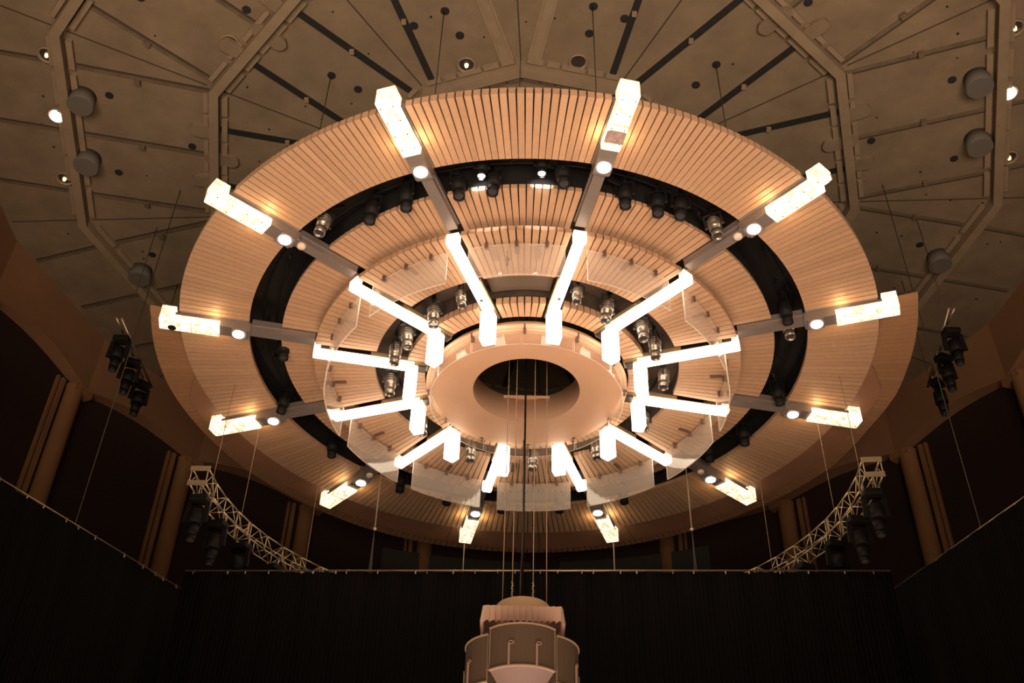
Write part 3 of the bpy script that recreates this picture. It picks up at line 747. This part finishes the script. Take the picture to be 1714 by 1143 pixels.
# ---------------------------------------------------------------- curved trusses with moving lights
def truss(a0, a1, R, hc, w, label, group=None):
    t = thing('curved_truss', pol(R, a0, hc-w/2), label, 'truss', 'curved lighting trusses')
    mb = MB(); n = max(4, int(abs(a1-a0)/5.2)); rt = .026
    st = (a1-a0)/n
    def c(i, r_, h_): return pol(R+r_*w/2, a0+st*i, hc+h_*w/2)
    for i in range(n):
        for r_ in (-1, 1):
            for h_ in (-1, 1): mb.tube(c(i,r_,h_), c(i+1,r_,h_), rt, n=8)
    mb.build('chord', TRUSS, parent=t)
    mb = MB()
    for i in range(n+1):
        for r_ in (-1, 1): mb.tube(c(i,r_,-1), c(i,r_,1), rt*.8, n=6)
        for h_ in (-1, 1): mb.tube(c(i,-1,h_), c(i,1,h_), rt*.7, n=6)
        if i < n:
            for r_ in (-1, 1):
                m1 = pol(R+r_*w/2, a0+st*(i+.5), hc-w/2*(1 if i % 2 else -1)); mb.tube(c(i,r_,1 if i % 2 else -1), m1, rt*.6, n=6); mb.tube(m1, c(i+1,r_,1 if i % 2 else -1), rt*.6, n=6)
            mb.tube(c(i,-1,-1), c(i+1,1,-1), rt*.6, n=6)
    mb.build('brace', TRUSS, parent=t)
    for h_ in (-1, 1): mb = MB(); mb.pbox(a0, R-w/2-.05, R+w/2+.05, -.02, .02, hc+h_*w/2-.09, hc+h_*w/2+.09); mb.build('end_plate', TRUSS, parent=t)
    mb = MB()
    for f in (.32, .68):
        i = n*f; 
        for r_ in (-1, 1): mb = MB(); mb.bar(pol(R+r_*w/2, a0+(a1-a0)*f, hc-w/2), pol(R+r_*w/2, a0+(a1-a0)*f, hc+w/2), .07, .07); mb.build('coupler', TRUSS, parent=t)
    return t
truss(-87.5, -150, 10.75, 18.35, .55, 'curved aluminium truss at the lower left, dipping behind the centre drape')
truss(87.0, 150, 11.1, 18.35, .55, 'curved aluminium truss at the lower right, dipping behind the centre drape')
def mover(at, label, group, rz):
    if 'mover' not in used:
        t = thing('moving_light', (0,0,0), label, 'stage light'); t['_o'] = (0,0,0); used['mover'] = t
        mb = MB(); mb.box(-.30, .30, -.22, .22, -.22, 0); mb.build('base', BLACK, parent=t, local=True, bevel=.03)
        mb = MB()
        for sg in (-1, 1): mb.bar((sg*.34, 0, -.95), (sg*.30, 0, -.20), .08, .16)
        mb.box(-.34, .34, -.06, .06, -.26, -.21)
        mb.build('yoke', BLACK, parent=t, local=True)
        mb = MB(); mb.tube((0,0,-.55), (0,0,-1.05), .23, .25, n=20); mb.tube((0,0,-1.05), (0,0,-1.45), .19, .17, n=20); mb.tube((0,0,-1.45), (0,0,-1.6), .15, .15, n=20)
        h = mb.build('head', BLACK, parent=t, local=True)
        mb = MB(); mb.tube((0,0,-1.62), (0,0,-1.60), .12, n=16); mb.build('lens', LENS, parent=h, local=True)
        for x_ in (-.275, .275): mb = MB(); mb.tube((x_,0,-.02), (x_,0,.22), .03, n=8); mb.build('hook', CHAIN, parent=t, local=True)
        o = t
    else: o = copy_tree(used['mover'])
    o.location = W3(*at); o.rotation_euler = (0, 0, rz); return tag(o, label, 'stage light', group)
for sg, R in ((-1, 10.75), (1, 11.1)):
    side = 'left' if sg < 0 else 'right'
    for j, a in enumerate((90.5, 99.5, 108.5, 118.0)):
        mover(pol(R, sg*a, 17.88), 'black stage light under the %s truss, %s' % (side, ('nearest the truss end', 'second from the truss end', 'third from the truss end', 'half hidden by the drape')[j]), 'stage lights under the %s truss' % side, math.radians(a*sg)+PH-math.pi/2)
# chains and wires of the trusses
def line(x, y, h0, h1, label, m=ROPE, r=.02, cat='wire', group=None, name='truss_wire', ball=None):
    mb = MB(); mb.tube((x, y, h0), (x, y, h1), r, n=6)
    o = mb.build(name, m)
    if ball: mb = MB(); mb.lathe([(0, -.07), (.06, -.04), (.075, 0), (.06, .04), (0, .07)], (x, y, ball), n=14); mb.build('hook_block', WHT, parent=o)
    return tag(o, label, cat, group)
for sg, R in ((-1, 10.75), (1, 11.1)):
    side = 'left' if sg < 0 else 'right'
    for j, a in enumerate((94, 106.5, 126.5)):
        p = pol(R, sg*a, 0)
        line(p[0], p[1], 18.1, 23.05, 'thin pale rope holding the %s curved truss, %s' % (side, ('nearest the truss end', 'the middle one', 'nearest the centre drape')[j]), ROPE, .010, 'rope', 'ropes of the curved trusses', 'truss_rope')
    p = pol(12.75, sg*165, 0)
    line(p[0], p[1], 15, 22.6, 'pale chain dropping from the rim lamp at the bottom %s of centre' % side, ROPE, .028, 'chain', 'chains below the rim lamps', 'hoist_chain')
for x, y, w in ((-5.8, 7.0, 'left'), (6.5, 6.5, 'right')):
    o = line(x, y, 20.26, 24.3, 'pale chain with a round ball and split lower cables, %s of the centre' % w, ROPE, .030, 'chain', 'chains with balls', 'hoist_chain', ball=20.26)
    mb = MB()
    for d in (-.10, -.03, .05, .11): mb.tube((x, y, 20.2), (x+d, y+d*.3, 16.5), .014, n=6)
    mb.build('bridle', WIRE, parent=o)
line(-13.92, -.69, 16.0, HC, 'long thin wire rising from the left side drape', WIRE, .016, 'wire', 'wires of the side drapes', 'drape_wire')
line(13.70, -1.66, 16.0, HC, 'long thin wire rising from the right side drape', WIRE, .016, 'wire', 'wires of the side drapes', 'drape_wire')

# side bars with hanging stage lights against the wall
for P0, P1, side in (((-15.4, 1.0, 25.7), (-15.4, 5.4, 25.7), 'left'), ((15.4, -.5, 25.7), (16.1, 4.3, 25.7), 'right')):
    t = thing('lighting_bar', P0, 'thin hanging lighting bar in the shadow on the far %s' % side, 'lighting bar', 'side lighting bars')
    mb = MB(); mb.tube(P0, P1, .05, n=8); mb.build('tube', CHAIN, parent=t)
    mb = MB()
    d = Vector(P1)-Vector(P0); s = -1 if side == 'left' else 1
    for f in (.02, .35, .68):
        e = Vector(P0)+d*f; mb.tube(e+Vector((s*.25,0,.1)), e+Vector((s*.25,.9,.1)), .045, n=8)
    mb.build('bracket', CHAIN, parent=t)
    for f in (.1, .9): mb = MB(); e = Vector(P0)+d*f; mb.tube(e, (e.x, e.y, HC), .016, n=6); mb.build('suspension_wire', WIRE, parent=t)
    for j, f in enumerate((.22, .55, .88)):
        e = Vector(P0)+d*f
        mover((e.x+s*.2, e.y, e.z-.15), 'dark stage light on the far %s lighting bar, %s' % (side, ('uppermost', 'middle one', 'lowest')[j]), 'stage lights on the %s bar' % side, .4*j)

for o in D.objects:
    if '_o' in o: del o['_o']
